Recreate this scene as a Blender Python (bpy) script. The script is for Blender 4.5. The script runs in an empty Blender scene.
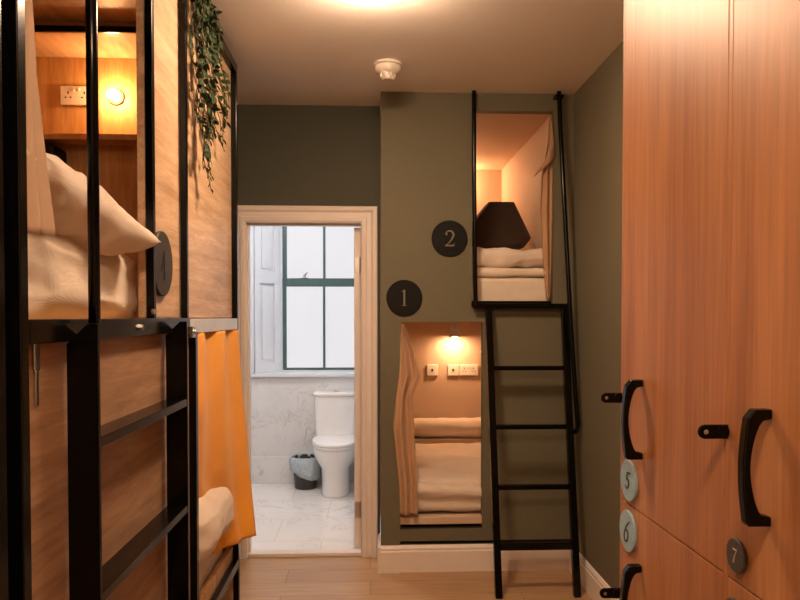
import bpy, bmesh, math, random
from mathutils import Vector, Matrix, noise
random.seed(4)
PI = math.pi
D = bpy.data
COL = bpy.context.scene.collection
scene = bpy.context.scene

# ------------------------------------------------------------------ materials
def newmat(name):
    m = D.materials.new(name); m.use_nodes = True
    nt = m.node_tree
    return m, nt, nt.nodes['Principled BSDF']

def lk(nt, a, b): nt.links.new(a, b)

def mapping(nt, scale=(1, 1, 1), rot=(0, 0, 0)):
    tc = nt.nodes.new('ShaderNodeTexCoord'); mp = nt.nodes.new('ShaderNodeMapping')
    mp.inputs['Scale'].default_value = scale; mp.inputs['Rotation'].default_value = rot
    lk(nt, tc.outputs['Object'], mp.inputs['Vector'])
    return mp.outputs['Vector']

def noise_n(nt, vec, scale, detail=4, rough=.55, dist=0):
    n = nt.nodes.new('ShaderNodeTexNoise')
    n.inputs['Scale'].default_value = scale; n.inputs['Detail'].default_value = detail
    n.inputs['Roughness'].default_value = rough; n.inputs['Distortion'].default_value = dist
    lk(nt, vec, n.inputs['Vector'])
    return n.outputs['Fac']

def ramp(nt, fac, stops):
    r = nt.nodes.new('ShaderNodeValToRGB')
    while len(r.color_ramp.elements) < len(stops): r.color_ramp.elements.new(.5)
    for e, (p, c) in zip(r.color_ramp.elements, stops):
        e.position = p; e.color = (*c, 1)
    lk(nt, fac, r.inputs['Fac'])
    return r.outputs['Color']

def mixc(nt, fac, a, b, mode='MIX'):
    m = nt.nodes.new('ShaderNodeMix'); m.data_type = 'RGBA'; m.blend_type = mode
    if isinstance(fac, (int, float)): m.inputs[0].default_value = fac
    else: lk(nt, fac, m.inputs[0])
    for i, v in ((6, a), (7, b)):
        if isinstance(v, tuple): m.inputs[i].default_value = (*v, 1)
        else: lk(nt, v, m.inputs[i])
    return m.outputs[2]

def bump(nt, p, h, strength, dist=.01):
    b = nt.nodes.new('ShaderNodeBump'); b.inputs['Strength'].default_value = strength
    b.inputs['Distance'].default_value = dist
    lk(nt, h, b.inputs['Height']); lk(nt, b.outputs['Normal'], p.inputs['Normal'])

def plain(name, col, rough=.5, metal=0, bscale=0, bstr=.1, var=.06, spec=.5, coat=0):
    m, nt, p = newmat(name)
    v = mapping(nt)
    n = noise_n(nt, v, bscale or 12, 3)
    c = ramp(nt, n, [(.3, tuple(x * (1 - var) for x in col)), (.7, tuple(min(1, x * (1 + var)) for x in col))])
    lk(nt, c, p.inputs['Base Color'])
    p.inputs['Roughness'].default_value = rough; p.inputs['Metallic'].default_value = metal
    p.inputs['Specular IOR Level'].default_value = spec
    p.inputs['Coat Weight'].default_value = coat
    if bscale: bump(nt, p, n, bstr, .004)
    return m

def wood(name, dark, light, scale=(14, 14, .9), rot=(0, 0, 0), rough=.5, fine=.35, cscale=3, spec=.4):
    m, nt, p = newmat(name)
    v = mapping(nt, scale, rot)
    n1 = noise_n(nt, v, cscale, 6, .6, .35)
    v2 = mapping(nt, tuple(s * 6 for s in scale), rot)
    n2 = noise_n(nt, v2, cscale, 3, .6)
    c1 = ramp(nt, n1, [(.3, dark), (.5, tuple((a + b) / 2 for a, b in zip(dark, light))), (.68, light)])
    c2 = ramp(nt, n2, [(.3, (.55, .5, .45)), (.65, (1, 1, 1))])
    c = mixc(nt, fine, c1, c2, 'MULTIPLY')
    lk(nt, c, p.inputs['Base Color'])
    p.inputs['Roughness'].default_value = rough; p.inputs['Specular IOR Level'].default_value = spec
    bump(nt, p, n2, .06, .002)
    return m

def fabric(name, col, scale=900, rough=.9, bs=.25):
    m, nt, p = newmat(name)
    v = mapping(nt)
    n = noise_n(nt, v, 6, 4)
    c = ramp(nt, n, [(.3, tuple(x * .9 for x in col)), (.7, col)])
    w = nt.nodes.new('ShaderNodeTexWave'); w.inputs['Scale'].default_value = scale / 6
    w.inputs['Distortion'].default_value = .6
    lk(nt, v, w.inputs['Vector'])
    lk(nt, c, p.inputs['Base Color']); p.inputs['Roughness'].default_value = rough
    p.inputs['Sheen Weight'].default_value = .15; p.inputs['Specular IOR Level'].default_value = .2
    bump(nt, p, w.outputs['Fac'], bs, .001)
    return m

def emis(name, col, strength, base=(.8, .8, .8)):
    m, nt, p = newmat(name)
    v = mapping(nt)
    n = noise_n(nt, v, 3, 2)
    c = ramp(nt, n, [(.2, tuple(x * .97 for x in col)), (.8, col)])
    lk(nt, c, p.inputs['Emission Color']); p.inputs['Emission Strength'].default_value = strength
    p.inputs['Base Color'].default_value = (*base, 1)
    return m

def marble(name, base, vein, scale=3, tiles=None, rough=.25):
    m, nt, p = newmat(name)
    v = mapping(nt, (scale,) * 3, (.3, .2, .7))
    n = noise_n(nt, v, 1.1, 8, .6, 1.6)
    veins = ramp(nt, n, [(.478, (0, 0, 0)), (.5, (1, 1, 1)), (.522, (0, 0, 0))])
    msk = noise_n(nt, v, .8, 3)
    mk = ramp(nt, msk, [(.42, (0, 0, 0)), (.62, (.75, .75, .75))])
    f = mixc(nt, 1.0, veins, mk, 'MULTIPLY')
    cloud = ramp(nt, noise_n(nt, v, .9, 5), [(.3, tuple(x * .9 for x in base)), (.7, base)])
    c = mixc(nt, f, cloud, vein)
    if tiles:
        b = nt.nodes.new('ShaderNodeTexBrick')
        b.inputs['Scale'].default_value = 1; b.inputs['Brick Width'].default_value = tiles[0]
        b.inputs['Row Height'].default_value = tiles[1]; b.inputs['Mortar Size'].default_value = .004
        b.inputs['Color1'].default_value = (1, 1, 1, 1); b.inputs['Color2'].default_value = (.95, .95, .95, 1)
        b.inputs['Mortar'].default_value = (.80, .77, .75, 1)
        tv = mapping(nt, (1, 1, 1), (PI / 2 if tiles[2] else 0, 0, 0))
        lk(nt, tv, b.inputs['Vector'])
        c = mixc(nt, 1.0, c, b.outputs['Color'], 'MULTIPLY')
    lk(nt, c, p.inputs['Base Color']); p.inputs['Roughness'].default_value = rough
    return m

def floor_mat():
    m, nt, p = newmat('oak_floor')
    b = nt.nodes.new('ShaderNodeTexBrick')
    b.inputs['Scale'].default_value = 1; b.inputs['Brick Width'].default_value = 1.25
    b.inputs['Row Height'].default_value = .19; b.inputs['Mortar Size'].default_value = .0015
    b.inputs['Color1'].default_value = (.46, .28, .15, 1); b.inputs['Color2'].default_value = (.55, .36, .2, 1)
    b.inputs['Mortar'].default_value = (.16, .08, .04, 1); b.offset = .37
    lk(nt, mapping(nt), b.inputs['Vector'])
    n = noise_n(nt, mapping(nt, (1.2, 16, 1)), 3, 5, .6, .5)
    g = ramp(nt, n, [(.3, (.72, .66, .6)), (.7, (1, 1, 1))])
    lk(nt, mixc(nt, .8, b.outputs['Color'], g, 'MULTIPLY'), p.inputs['Base Color'])
    p.inputs['Roughness'].default_value = .33
    bump(nt, p, n, .04, .002)
    return m

M = {}
M['floor'] = floor_mat()
M['ceiling'] = plain('ceiling_paint', (.86, .79, .72), .85, bscale=60, bstr=.05, var=.02)
M['olive'] = plain('olive_wall_paint', (.130, .118, .072), .75, bscale=70, bstr=.08, var=.04)
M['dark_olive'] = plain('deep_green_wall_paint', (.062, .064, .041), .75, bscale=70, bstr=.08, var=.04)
M['podpaint'] = plain('pod_cream_paint', (.56, .41, .30), .7, bscale=70, bstr=.06, var=.03)
M['trim'] = plain('trim_gloss_paint', (.78, .70, .64), .4, var=.02)
M['white'] = plain('white_gloss_paint', (.70, .72, .76), .4, var=.02)
M['black'] = plain('black_powder_metal', (.0018, .0016, .0014), .2, metal=0, bscale=90, bstr=.04, var=.2, spec=.22)
M['blackmat'] = plain('black_matte', (.003, .003, .0025), .5, var=.2, spec=.2)
M['void'] = plain('dark_recess_board', (.02, .016, .012), .9)
M['locker'] = wood('locker_veneer', (.36, .135, .05), (.56, .255, .10), (6, 6, .28), rough=.42, fine=.45, cscale=2.2)
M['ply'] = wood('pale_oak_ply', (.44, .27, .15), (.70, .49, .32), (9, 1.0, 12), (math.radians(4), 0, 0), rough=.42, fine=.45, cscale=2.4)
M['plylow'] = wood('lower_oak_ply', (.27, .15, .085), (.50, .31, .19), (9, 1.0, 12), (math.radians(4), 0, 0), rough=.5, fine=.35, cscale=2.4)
M['orangewood'] = wood('inner_oak', (.50, .27, .10), (.70, .43, .19), (10, 10, .8), rough=.5, fine=.35, cscale=2.6)
M['sheet'] = fabric('cotton_sheet', (.80, .68, .56))
M['sheet2'] = fabric('cotton_duvet', (.78, .66, .55))
M['tan'] = fabric('tan_curtain', (.50, .30, .17), 1400)
M['orange'] = fabric('ochre_curtain', (.92, .39, .04), 1400)
M['beigecurt'] = fabric('beige_curtain', (.58, .42, .30), 1400)
M['brown'] = fabric('dark_brown_fabric', (.040, .022, .016), 1200)
M['steel'] = plain('brushed_steel', (.55, .52, .48), .3, metal=1)
M['galv'] = plain('pale_satin_metal', (.62, .62, .60), .38, metal=.35)
M['gold'] = plain('dull_brass', (.17, .155, .105), .5)
M['plateblack'] = plain('black_satin_plate', (.003, .003, .0028), .55, var=.15, spec=.18)
M['bronze'] = plain('bronze_grey_plate', (.040, .029, .019), .5, spec=.25)
M['platesilver'] = plain('silver_blue_plate', (.30, .46, .54), .42, metal=0, bscale=200, bstr=.1, var=.12)
M['pinkgold'] = plain('pale_copper', (.45, .33, .25), .5)
M['ink'] = plain('black_ink', (.01, .01, .01), .5)
M['platedark'] = plain('dark_grey_plate', (.05, .045, .035), .45, bscale=200, var=.2)
M['plastic'] = plain('ivory_plastic', (.78, .72, .64), .35, var=.01)
M['ceramic'] = plain('white_ceramic', (.88, .86, .84), .12, var=.01)
M['marblewall'] = marble('marble_wall', (.76, .75, .74), (.34, .33, .33), 3.9, rough=.2)
M['marblefloor'] = marble('marble_floor', (.90, .86, .83), (.5, .46, .44), 2.0, (.62, .5, 0), rough=.22)
M['green'] = plain('window_green_paint', (.06, .115, .105), .4)
M['pane'] = emis('frosted_daylight_pane', (.86, .84, .88), .49, (.1, .1, .1))
M['lamp'] = emis('warm_lamp_glass', (1, .68, .44), 78)
M['bulb'] = emis('bedside_bulb', (1, .50, .19), 170)
M['bulb2'] = emis('reading_bulb', (1, .54, .26), 300)
M['binblack'] = plain('dark_bin_plastic', (.035, .03, .028), .5)
M['liner'] = plain('blue_grey_liner', (.42, .50, .54), .35, bscale=40, bstr=.6, var=.15)
M['leaf'] = plain('ivy_leaf', (.017, .032, .010), .75, spec=.2, var=.4, bscale=60)
M['stem'] = plain('ivy_stem', (.09, .07, .03), .7)

# ------------------------------------------------------------------ mesh builder
class MB:
    def __init__(s): s.v = []; s.f = []; s.mi = []; s.cur = 0
    def add(s, vs, fs):
        o = len(s.v); s.v += [tuple(v) for v in vs]
        for f in fs: s.f.append(tuple(i + o for i in f)); s.mi.append(s.cur)
        return s
    def box(s, x0, x1, y0, y1, z0, z1, mat=None):
        vs = [(x, y, z) for x in (x0, x1) for y in (y0, y1) for z in (z0, z1)]
        if mat is not None: vs = [mat @ Vector(v) for v in vs]
        return s.add(vs, [(0, 1, 3, 2), (4, 6, 7, 5), (0, 4, 5, 1), (2, 3, 7, 6), (0, 2, 6, 4), (1, 5, 7, 3)])
    def prism(s, pts, axis, a, b):
        # pts: 2-D outline, extruded along axis from a to b
        def P(p, t):
            return {'x': (t, p[0], p[1]), 'y': (p[0], t, p[1]), 'z': (p[0], p[1], t)}[axis]
        n = len(pts)
        vs = [P(p, a) for p in pts] + [P(p, b) for p in pts]
        fs = [tuple(range(n)), tuple(range(2 * n - 1, n - 1, -1))]
        fs += [(i, (i + 1) % n, n + (i + 1) % n, n + i) for i in range(n)]
        return s.add(vs, fs)
    def tube(s, pts, r, n=12, closed=False):
        pts = [Vector(p) for p in pts]; rings = []
        up = None
        for i, p in enumerate(pts):
            t = (pts[min(i + 1, len(pts) - 1)] - pts[max(i - 1, 0)]).normalized()
            if up is None:
                up = Vector((0, 0, 1)) if abs(t.z) < .9 else Vector((1, 0, 0))
            a = t.cross(up).normalized(); b = t.cross(a).normalized(); up = b.cross(t) if False else up
            rr = r[i] if isinstance(r, (list, tuple)) else r
            rings.append([p + (a * math.cos(2 * PI * k / n) + b * math.sin(2 * PI * k / n)) * rr for k in range(n)])
        vs = [v for rg in rings for v in rg]; fs = []
        for i in range(len(rings) - 1):
            for k in range(n):
                fs.append((i * n + k, i * n + (k + 1) % n, (i + 1) * n + (k + 1) % n, (i + 1) * n + k))
        fs.append(tuple(range(n - 1, -1, -1))); fs.append(tuple((len(rings) - 1) * n + k for k in range(n)))
        return s.add(vs, fs)
    def lathe(s, prof, c, axis='z', n=40, sx=1, sy=1):
        # prof: (r, h) list; centre c; axis
        vs = []; fs = []
        for r, h in prof:
            for k in range(n):
                a = 2 * PI * k / n; u, w = r * math.cos(a) * sx, r * math.sin(a) * sy
                p = {'z': (u, w, h), 'x': (h, u, w), 'y': (u, h, w)}[axis]
                vs.append((p[0] + c[0], p[1] + c[1], p[2] + c[2]))
        for i in range(len(prof) - 1):
            for k in range(n):
                fs.append((i * n + k, i * n + (k + 1) % n, (i + 1) * n + (k + 1) % n, (i + 1) * n + k))
        fs.append(tuple(range(n))); fs.append(tuple((len(prof) - 1) * n + k for k in range(n)))
        return s.add(vs, fs)
    def sweep(s, rings, cap=True):
        n = len(rings[0]); vs = [p for r in rings for p in r]; fs = []
        for i in range(len(rings) - 1):
            for k in range(n):
                fs.append((i * n + k, i * n + (k + 1) % n, (i + 1) * n + (k + 1) % n, (i + 1) * n + k))
        if cap:
            fs.append(tuple(range(n))); fs.append(tuple((len(rings) - 1) * n + k for k in range(n)))
        return s.add(vs, fs)

def obj(name, mb, mats, parent=None, bevel=0, smooth=False, subsurf=0, seg=2, recalc=True):
    me = D.meshes.new(name)
    off = Vector((0, 0, 0))
    if parent is not None:
        q = parent
        while q is not None: off += q.location; q = q.parent
        vs = [Vector(v) - off for v in mb.v]
    else: vs = mb.v
    me.from_pydata(vs, [], mb.f)
    if recalc:
        bm = bmesh.new(); bm.from_mesh(me); bmesh.ops.recalc_face_normals(bm, faces=bm.faces); bm.to_mesh(me); bm.free()
    o = D.objects.new(name, me); COL.objects.link(o)
    for m in (mats if isinstance(mats, (list, tuple)) else [mats]):
        me.materials.append(M[m])
    for p, i in zip(me.polygons, mb.mi): p.material_index = i
    if parent is not None: o.parent = parent
    if bevel:
        b = o.modifiers.new('bevel', 'BEVEL'); b.width = bevel; b.segments = seg; b.limit_method = 'ANGLE'
        b.angle_limit = math.radians(35)
    if subsurf:
        u = o.modifiers.new('sub', 'SUBSURF'); u.levels = subsurf; u.render_levels = subsurf
    if smooth or subsurf:
        for p in me.polygons: p.use_smooth = True
    elif bevel or smooth is None:
        pass
    return o

def autosmooth(o, ang=40):
    for p in o.data.polygons: p.use_smooth = True
    o.data.set_sharp_from_angle(angle=math.radians(ang))
    return o

def base_center(mb):
    xs, ys, zs = zip(*mb.v)
    return ((min(xs) + max(xs)) / 2, (min(ys) + max(ys)) / 2, min(zs))

def single(name, mb, mats, label, cat, group=None, **k):
    """a thing that is one mesh, origin at its base"""
    c = base_center(mb)
    mb2 = MB(); mb2.v = [(v[0] - c[0], v[1] - c[1], v[2] - c[2]) for v in mb.v]; mb2.f = mb.f; mb2.mi = mb.mi
    o = obj(name, mb2, mats, None, **k); o.location = c
    o['label'] = label; o['category'] = cat
    if group: o['group'] = group
    return o

def thing(name, loc, label, cat, group=None):
    o = D.objects.new(name, None); COL.objects.link(o); o.location = loc; o.empty_display_size = .1
    o['label'] = label; o['category'] = cat
    if group: o['group'] = group
    return o

def struct(name, mb, mats, parent=None, **k):
    o = obj(name, mb, mats, parent, **k)
    if parent is None: o['kind'] = 'structure'
    return o
def sempty(name, loc):
    o = D.objects.new(name, None); COL.objects.link(o); o.location = loc; o['kind'] = 'structure'; return o

def soft_box(x0, x1, y0, y1, z0, z1, r, amp=.006, fq=6, seed=0, n=22, wr=(1, 1, 1)):
    """rounded, slightly rumpled block"""
    c = Vector(((x0 + x1) / 2, (y0 + y1) / 2, (z0 + z1) / 2)); h = Vector(((x1 - x0) / 2, (y1 - y0) / 2, (z1 - z0) / 2))
    bm = bmesh.new(); bmesh.ops.create_cube(bm, size=2)
    bmesh.ops.subdivide_edges(bm, edges=bm.edges, cuts=n, use_grid_fill=True)
    mb = MB()
    rr = min(r, h.x * .98, h.y * .98, h.z * .98)
    vs = []
    for v in bm.verts:
        p = Vector([math.copysign(abs(a) ** .72, a) for a in v.co])
        p = Vector((p.x * h.x, p.y * h.y, p.z * h.z))
        inner = Vector((max(-h.x + rr, min(h.x - rr, p.x)), max(-h.y + rr, min(h.y - rr, p.y)), max(-h.z + rr, min(h.z - rr, p.z))))
        d = p - inner
        q = inner + d.normalized() * rr if d.length > 1e-6 else p
        s = Vector((q.x * fq * wr[0] + seed, q.y * fq * wr[1], q.z * fq * wr[2]))
        nn = noise.noise(s) + .5 * noise.noise(s * 2.3 + Vector((5, 1, 2))) + .55 * (.35 - abs(noise.noise(Vector((q.x * 9 + seed, q.y * 4 + q.x * 6, q.z * 16)))) * 2)
        nd = d.normalized() if d.length > 1e-6 else Vector((0, 0, 1))
        q = q + nd * nn * amp
        vs.append(c + q)
    bm.verts.ensure_lookup_table()
    mb.add(vs, [[v.index for v in f.verts] for f in bm.faces])
    bm.free()
    return mb

def pillow(cx, cy, cz, a, b, t, rot=(0, 0, 0), seed=0, n=60, wr=.014):
    """a = half size in local x, b = half size in local y, t = half thickness"""
    mb = MB(); R = Matrix.Rotation(rot[2], 3, 'Z') @ Matrix.Rotation(rot[1], 3, 'Y') @ Matrix.Rotation(rot[0], 3, 'X')
    vs = []
    for side in (1, -1):
        for i in range(n + 1):
            for j in range(n + 1):
                u = -1 + 2 * i / n; v = -1 + 2 * j / n
                u = math.copysign(abs(u) ** .8, u); v = math.copysign(abs(v) ** .8, v)
                e = max(0, (1 - u ** 4)) ** .55 * max(0, (1 - v ** 4)) ** .55
                x = a * u * (1 - .07 * (1 - v * v)); y = b * v * (1 - .07 * (1 - u * u))
                s = Vector((u * 3 + seed, v * 3, side * .4))
                w = noise.noise(s) + .6 * noise.noise(s * 2.2)
                w2 = abs(noise.noise(Vector((math.atan2(v, u) * 5 + seed, 0, 0)))) * (u * u + v * v) * .5
                z = side * t * e + (w * wr - w2 * wr * 1.6 * side) * min(1, e * 2.5)
                vs.append(Vector((cx, cy, cz)) + R @ Vector((x, y, z)))
    N = (n + 1) ** 2; fs = []
    for i in range(n):
        for j in range(n):
            q = (i * (n + 1) + j, (i + 1) * (n + 1) + j, (i + 1) * (n + 1) + j + 1, i * (n + 1) + j + 1)
            fs.append(q); fs.append(tuple(k + N for k in reversed(q)))
    mb.add(vs, fs)
    return mb

def weld(o, d=.0008):
    bm = bmesh.new(); bm.from_mesh(o.data); bmesh.ops.remove_doubles(bm, verts=bm.verts, dist=d)
    bmesh.ops.recalc_face_normals(bm, faces=bm.faces); bm.to_mesh(o.data); bm.free()

def lerp_keys(keys, t):
    for i in range(len(keys) - 1):
        if keys[i][0] <= t <= keys[i + 1][0]:
            f = (t - keys[i][0]) / max(1e-9, keys[i + 1][0] - keys[i][0]); 
            return [a + (b - a) * f for a, b in zip(keys[i][1:], keys[i + 1][1:])]
    return list(keys[-1][1:]) if t > keys[-1][0] else list(keys[0][1:])

def curtain(plane, keys, base, folds=3, amp=.02, thick=.004, nu=40, nv=70, seed=0, phase=0):
    """keys: (z, side0, side1, offset0, offset1) from bottom to top; plane 'xz' hangs in x, 'yz' hangs in y"""
    mb = MB(); vs = []
    z0, z1 = keys[0][0], keys[-1][0]
    for back in (0, 1):
        for j in range(nv + 1):
            z = z0 + (z1 - z0) * j / nv
            a, b, oa, ob = lerp_keys(keys, z)
            for i in range(nu + 1):
                u = i / nu
                w = math.sin(u * folds * 2 * PI + phase + .35 * noise.noise(Vector((u * 2, z * 1.5, seed)))) * amp
                w += noise.noise(Vector((u * 3 + seed, z * 4, 1))) * amp * .5
                s = a + (b - a) * u
                o = base + oa + (ob - oa) * u + w + (thick if back else 0)
                vs.append((s, o, z) if plane == 'xz' else (o, s, z))
    N = (nu + 1) * (nv + 1); fs = []
    for j in range(nv):
        for i in range(nu):
            q = (j * (nu + 1) + i, j * (nu + 1) + i + 1, (j + 1) * (nu + 1) + i + 1, (j + 1) * (nu + 1) + i)
            fs.append(q); fs.append(tuple(k + N for k in reversed(q)))
    W = nu + 1
    for i in range(nu):
        fs.append((i, N + i, N + i + 1, i + 1)); t = nv * W
        fs.append((t + i, t + i + 1, N + t + i + 1, N + t + i))
    for j in range(nv):
        fs.append((j * W, (j + 1) * W, N + (j + 1) * W, N + j * W))
        fs.append((j * W + nu, N + j * W + nu, N + (j + 1) * W + nu, (j + 1) * W + nu))
    mb.add(vs, fs)
    return mb

# ------------------------------------------------------------------ numerals (stroked outlines, unit height 1)
def arc(cx, cy, rx, ry, a0, a1, n=14):
    return [(cx + rx * math.cos(math.radians(a0 + (a1 - a0) * i / n)), cy + ry * math.sin(math.radians(a0 + (a1 - a0) * i / n))) for i in range(n + 1)]
def strokes(ch):
    if ch == '1':
        return [([(0, .5), (0, -.5)], [.11, .11]), ([(-.17, -.49), (.17, -.49)], [.03, .03]), ([(-.17, .36), (-.02, .49)], [.03, .07])]
    if ch == '2':
        p = arc(0, .24, .25, .24, 165, -20) + [(.12, -.08), (-.05, -.28), (-.26, -.47)]
        w = [.05 + .06 * min(1, i / 10) for i in range(15)] + [.09, .06, .03]
        return [(p, w), ([(-.28, -.455), (.28, -.455)], [.09, .09]), ([(.27, -.5), (.31, -.3)], [.03, .03]), (arc(-.2, .26, .035, .035, 0, 360, 8), [.06] * 9)]
    if ch == '4':
        return [([(.09, .5), (.09, -.5)], [.11, .11]), ([(.07, .5), (-.3, -.2)], [.035, .035]), ([(-.31, -.2), (.3, -.2)], [.045, .045]), ([(-.06, -.49), (.24, -.49)], [.03, .03])]
    if ch == '5':
        return [([(-.15, .44), (.24, .46)], [.09, .09]), ([(-.13, .45), (-.2, .04)], [.05, .05]), (arc(-.02, -.18, .24, .27, 130, -150), [.05 + .05 * math.sin(PI * i / 14) for i in range(15)])]
    if ch == '6':
        p = [(.2, .48), (.02, .34), (-.14, .12), (-.22, -.12)] + arc(0, -.22, .23, .27, 165, 470, 18)
        return [(p, [.04, .05, .07, .09] + [.08] * 19)]
    if ch == '7':
        return [([(-.25, .43), (.25, .43)], [.1, .1]), ([(.25, .43), (.05, .05), (-.08, -.5)], [.05, .08, .12])]
def numeral(mb, ch, origin, ux, uz, nrm, h, depth, slant=0):
    """adds extruded numeral; ux, uz unit vectors of reading direction and up, nrm towards viewer"""
    o = Vector(origin); ux = Vector(ux); uz = Vector(uz); nrm = Vector(nrm)
    for k, (pts, ws) in enumerate(strokes(ch)):
        L = []; Rr = []
        for i, p in enumerate(pts):
            a = Vector(pts[max(0, i - 1)]); b = Vector(pts[min(len(pts) - 1, i + 1)])
            t = (b - a); t = t.normalized() if t.length > 0 else Vector((1, 0)); nn = Vector((-t.y, t.x)) * ws[i] / 2
            L.append(Vector(p) + nn); Rr.append(Vector(p) - nn)
        n = len(pts); dd = depth * (1 + .06 * k)
        def W(q, d): return o + ux * ((q.x + slant * q.y) * h) + uz * (q.y * h) + nrm * d
        vs = [W(q, 0) for q in L] + [W(q, 0) for q in Rr] + [W(q, dd) for q in L] + [W(q, dd) for q in Rr]
        fs = []
        for i in range(n - 1):
            fs += [(2 * n + i, 2 * n + i + 1, 3 * n + i + 1, 3 * n + i), (i, n + i, n + i + 1, i + 1),
                   (i, i + 1, 2 * n + i + 1, 2 * n + i), (n + i, 3 * n + i, 3 * n + i + 1, n + i + 1)]
        fs += [(0, 2 * n, 3 * n, n), (n - 1, 2 * n - 1, 4 * n - 1, 3 * n - 1)]
        mb.add(vs, fs)

# ================================================================== SETTING
H = 2.70; XR = 1.15; XL = -1.62; YB = -1.3; YD = 4.20; YP = 3.93; YW = 6.10
struct('floor', MB().box(XL, XR, YB, YD + .06, -.05, 0), 'floor')
struct('floor_bathroom', MB().box(XL, .06, YD + .06, YW, -.05, .0), 'marblefloor')
struct('ceiling', MB().box(XL - .1, XR + .1, YB - .1, YW + .4, H, H + .05), 'ceiling')
struct('wall_right', MB().box(XR, XR + .08, YB, 5.6, 0, H), 'olive')
struct('wall_left', MB().box(XL - .08, XL, YB, 6.2, 0, H), 'dark_olive')
struct('wall_front', MB().box(XL - .08, XR + .08, YB - .08, YB, 0, H), 'ceiling')
# wall with the bathroom doorway: opening x -.70..-.055, z 0..2.0
DX0, DX1, DZ = -.735, -.054, 2.005
w = MB(); w.box(XL, DX0 - .02, YD, YD + .10, 0, H); w.box(DX1 + .02, .06, YD, YD + .10, 0, H); w.box(DX0 - .02, DX1 + .02, YD, YD + .10, DZ + .02, H)
struct('wall_back', w, 'dark_olive')
# white bathroom skin on the other side
w = MB(); w.box(XL, DX0 - .02, YD + .101, YD + .12, 0, H); w.box(DX0 - .02, DX1 + .02, YD + .101, YD + .12, DZ + .02, H)
struct('wall_bathroom_front', w, 'white')
# pods wall, sleeping niches with real depth
P1 = (.169, .637, .30, 1.416); P2 = (.575, 1.036, 1.524, 2.603)
T = .06
w = MB()
w.box(.06, P1[0], YP, YP + T, 0, H)                       # left pier
w.box(P1[0], .575, YP, YP + T, P1[3], H)                  # above pod one
w.box(.575, XR, YP, YP + T, P1[3], P2[2])                 # between the pods
w.box(.575, XR, YP, YP + T, P2[3], H)
w.box(P2[1], XR, YP, YP + T, P2[2], P2[3])
w.box(P1[1], XR, YP, YP + T, .175, P1[3])
w.box(P1[0], P1[1], YP, YP + T, .175, .24)
w.box(P1[0], XR, YP + .012, YP + T, 0, .152)
struct('wall_pods', w, 'olive')
struct('trim_1', MB().box(P1[0] + .001, P1[1] - .001, YP + .004, YP + T, .268, .312), 'podpaint', bevel=.004)   # sill board of pod one
# inside of the niches
w = MB()
w.box(.061, .10, YP + T, 5.5, .24, H)
w.box(.061, XR - .001, 5.5, 5.56, .24, H)
w.box(.10, XR - .001, YP + T, 5.5, P1[3], P2[2] - .03)    # slab between pods
w.box(.10, XR - .001, YP + T, 5.5, P2[3], H - .001)
w.box(P2[1] + .001, XR - .001, YP + T, 5.5, P2[2] - .03, P2[3])
w.box(1.09, XR - .001, YP + T, 5.5, .24, P1[3])
w.box(.10, 1.09, YP + T, 5.5, .264, .30)
struct('wall_niches', w, 'podpaint')
w = MB(); w.box(.065, XR - .005, YP + .25, YP + .30, 0, .24)
w.box(.70, .745, YP + .064, YP + .10, .0, .2)
struct('wall_plinth', w, 'void')
# bathroom side walls
w = MB(); w.box(.02, .06, YD + .12, YW + .3, 0, H)
struct('wall_bathroom_right', w, 'white')
# window wall: marble to sill, recess with splayed reveal
WX0, WX1 = -.80, -.03; SX0, SX1 = -1.03, .02; WY = 6.36
struct('wall_bathroom_back', MB().box(XL, .02, YW, YW + .3, 0, .925), 'marblewall')
w = MB(); w.box(XL, SX0, YW, YW + .3, .925, H); w.box(SX0, SX1, YW, YW + .3, 2.5, H)
struct('wall_bathroom_upper', w, 'white')
struct('wall_bathroom_left', MB().box(XL, XL + .03, YD + .12, YW, 0, H), 'white')
struct('baseboard_bathroom', MB().box(XL + .03, .02, YW - .015, YW, .0, .235), 'marblewall', bevel=.004)
struct('trim_2', MB().box(SX0 - .05, .02, YW - .035, YW + .32, .925, .955), 'white', bevel=.005)   # window board
# splayed shutter case on the left of the window
sh = MB()
a = Vector((SX0, YW, 0)); b = Vector((WX0, WY - .02, 0)); dirv = (b - a).normalized(); nr = Vector((dirv.y, -dirv.x, 0)); Ls = (b - a).length
Mx = Matrix(((dirv.x, nr.x, 0, a.x), (dirv.y, nr.y, 0, a.y), (0, 0, 1, 0), (0, 0, 0, 1)))
sh.box(0, Ls, -.03, 0, .956, 2.5, Mx)
for z0, z1 in ((.956, 1.04), (1.74, 1.84), (2.42, 2.5)): sh.box(0.03, Ls - .03, 0, .022, z0, z1, Mx)
for s0 in (0.03, Ls - .085): sh.box(s0, s0 + .055, 0, .0221, .956, 2.5, Mx)
for z0, z1 in ((1.07, 1.71), (1.87, 2.39)): sh.box(.115, Ls - .115, 0, .012, z0, z1, Mx)
sh.box(-.03, .012, -.02, .03, .956, 2.5, Mx)
struct('trim_3', sh, 'white', bevel=.004)
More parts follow.
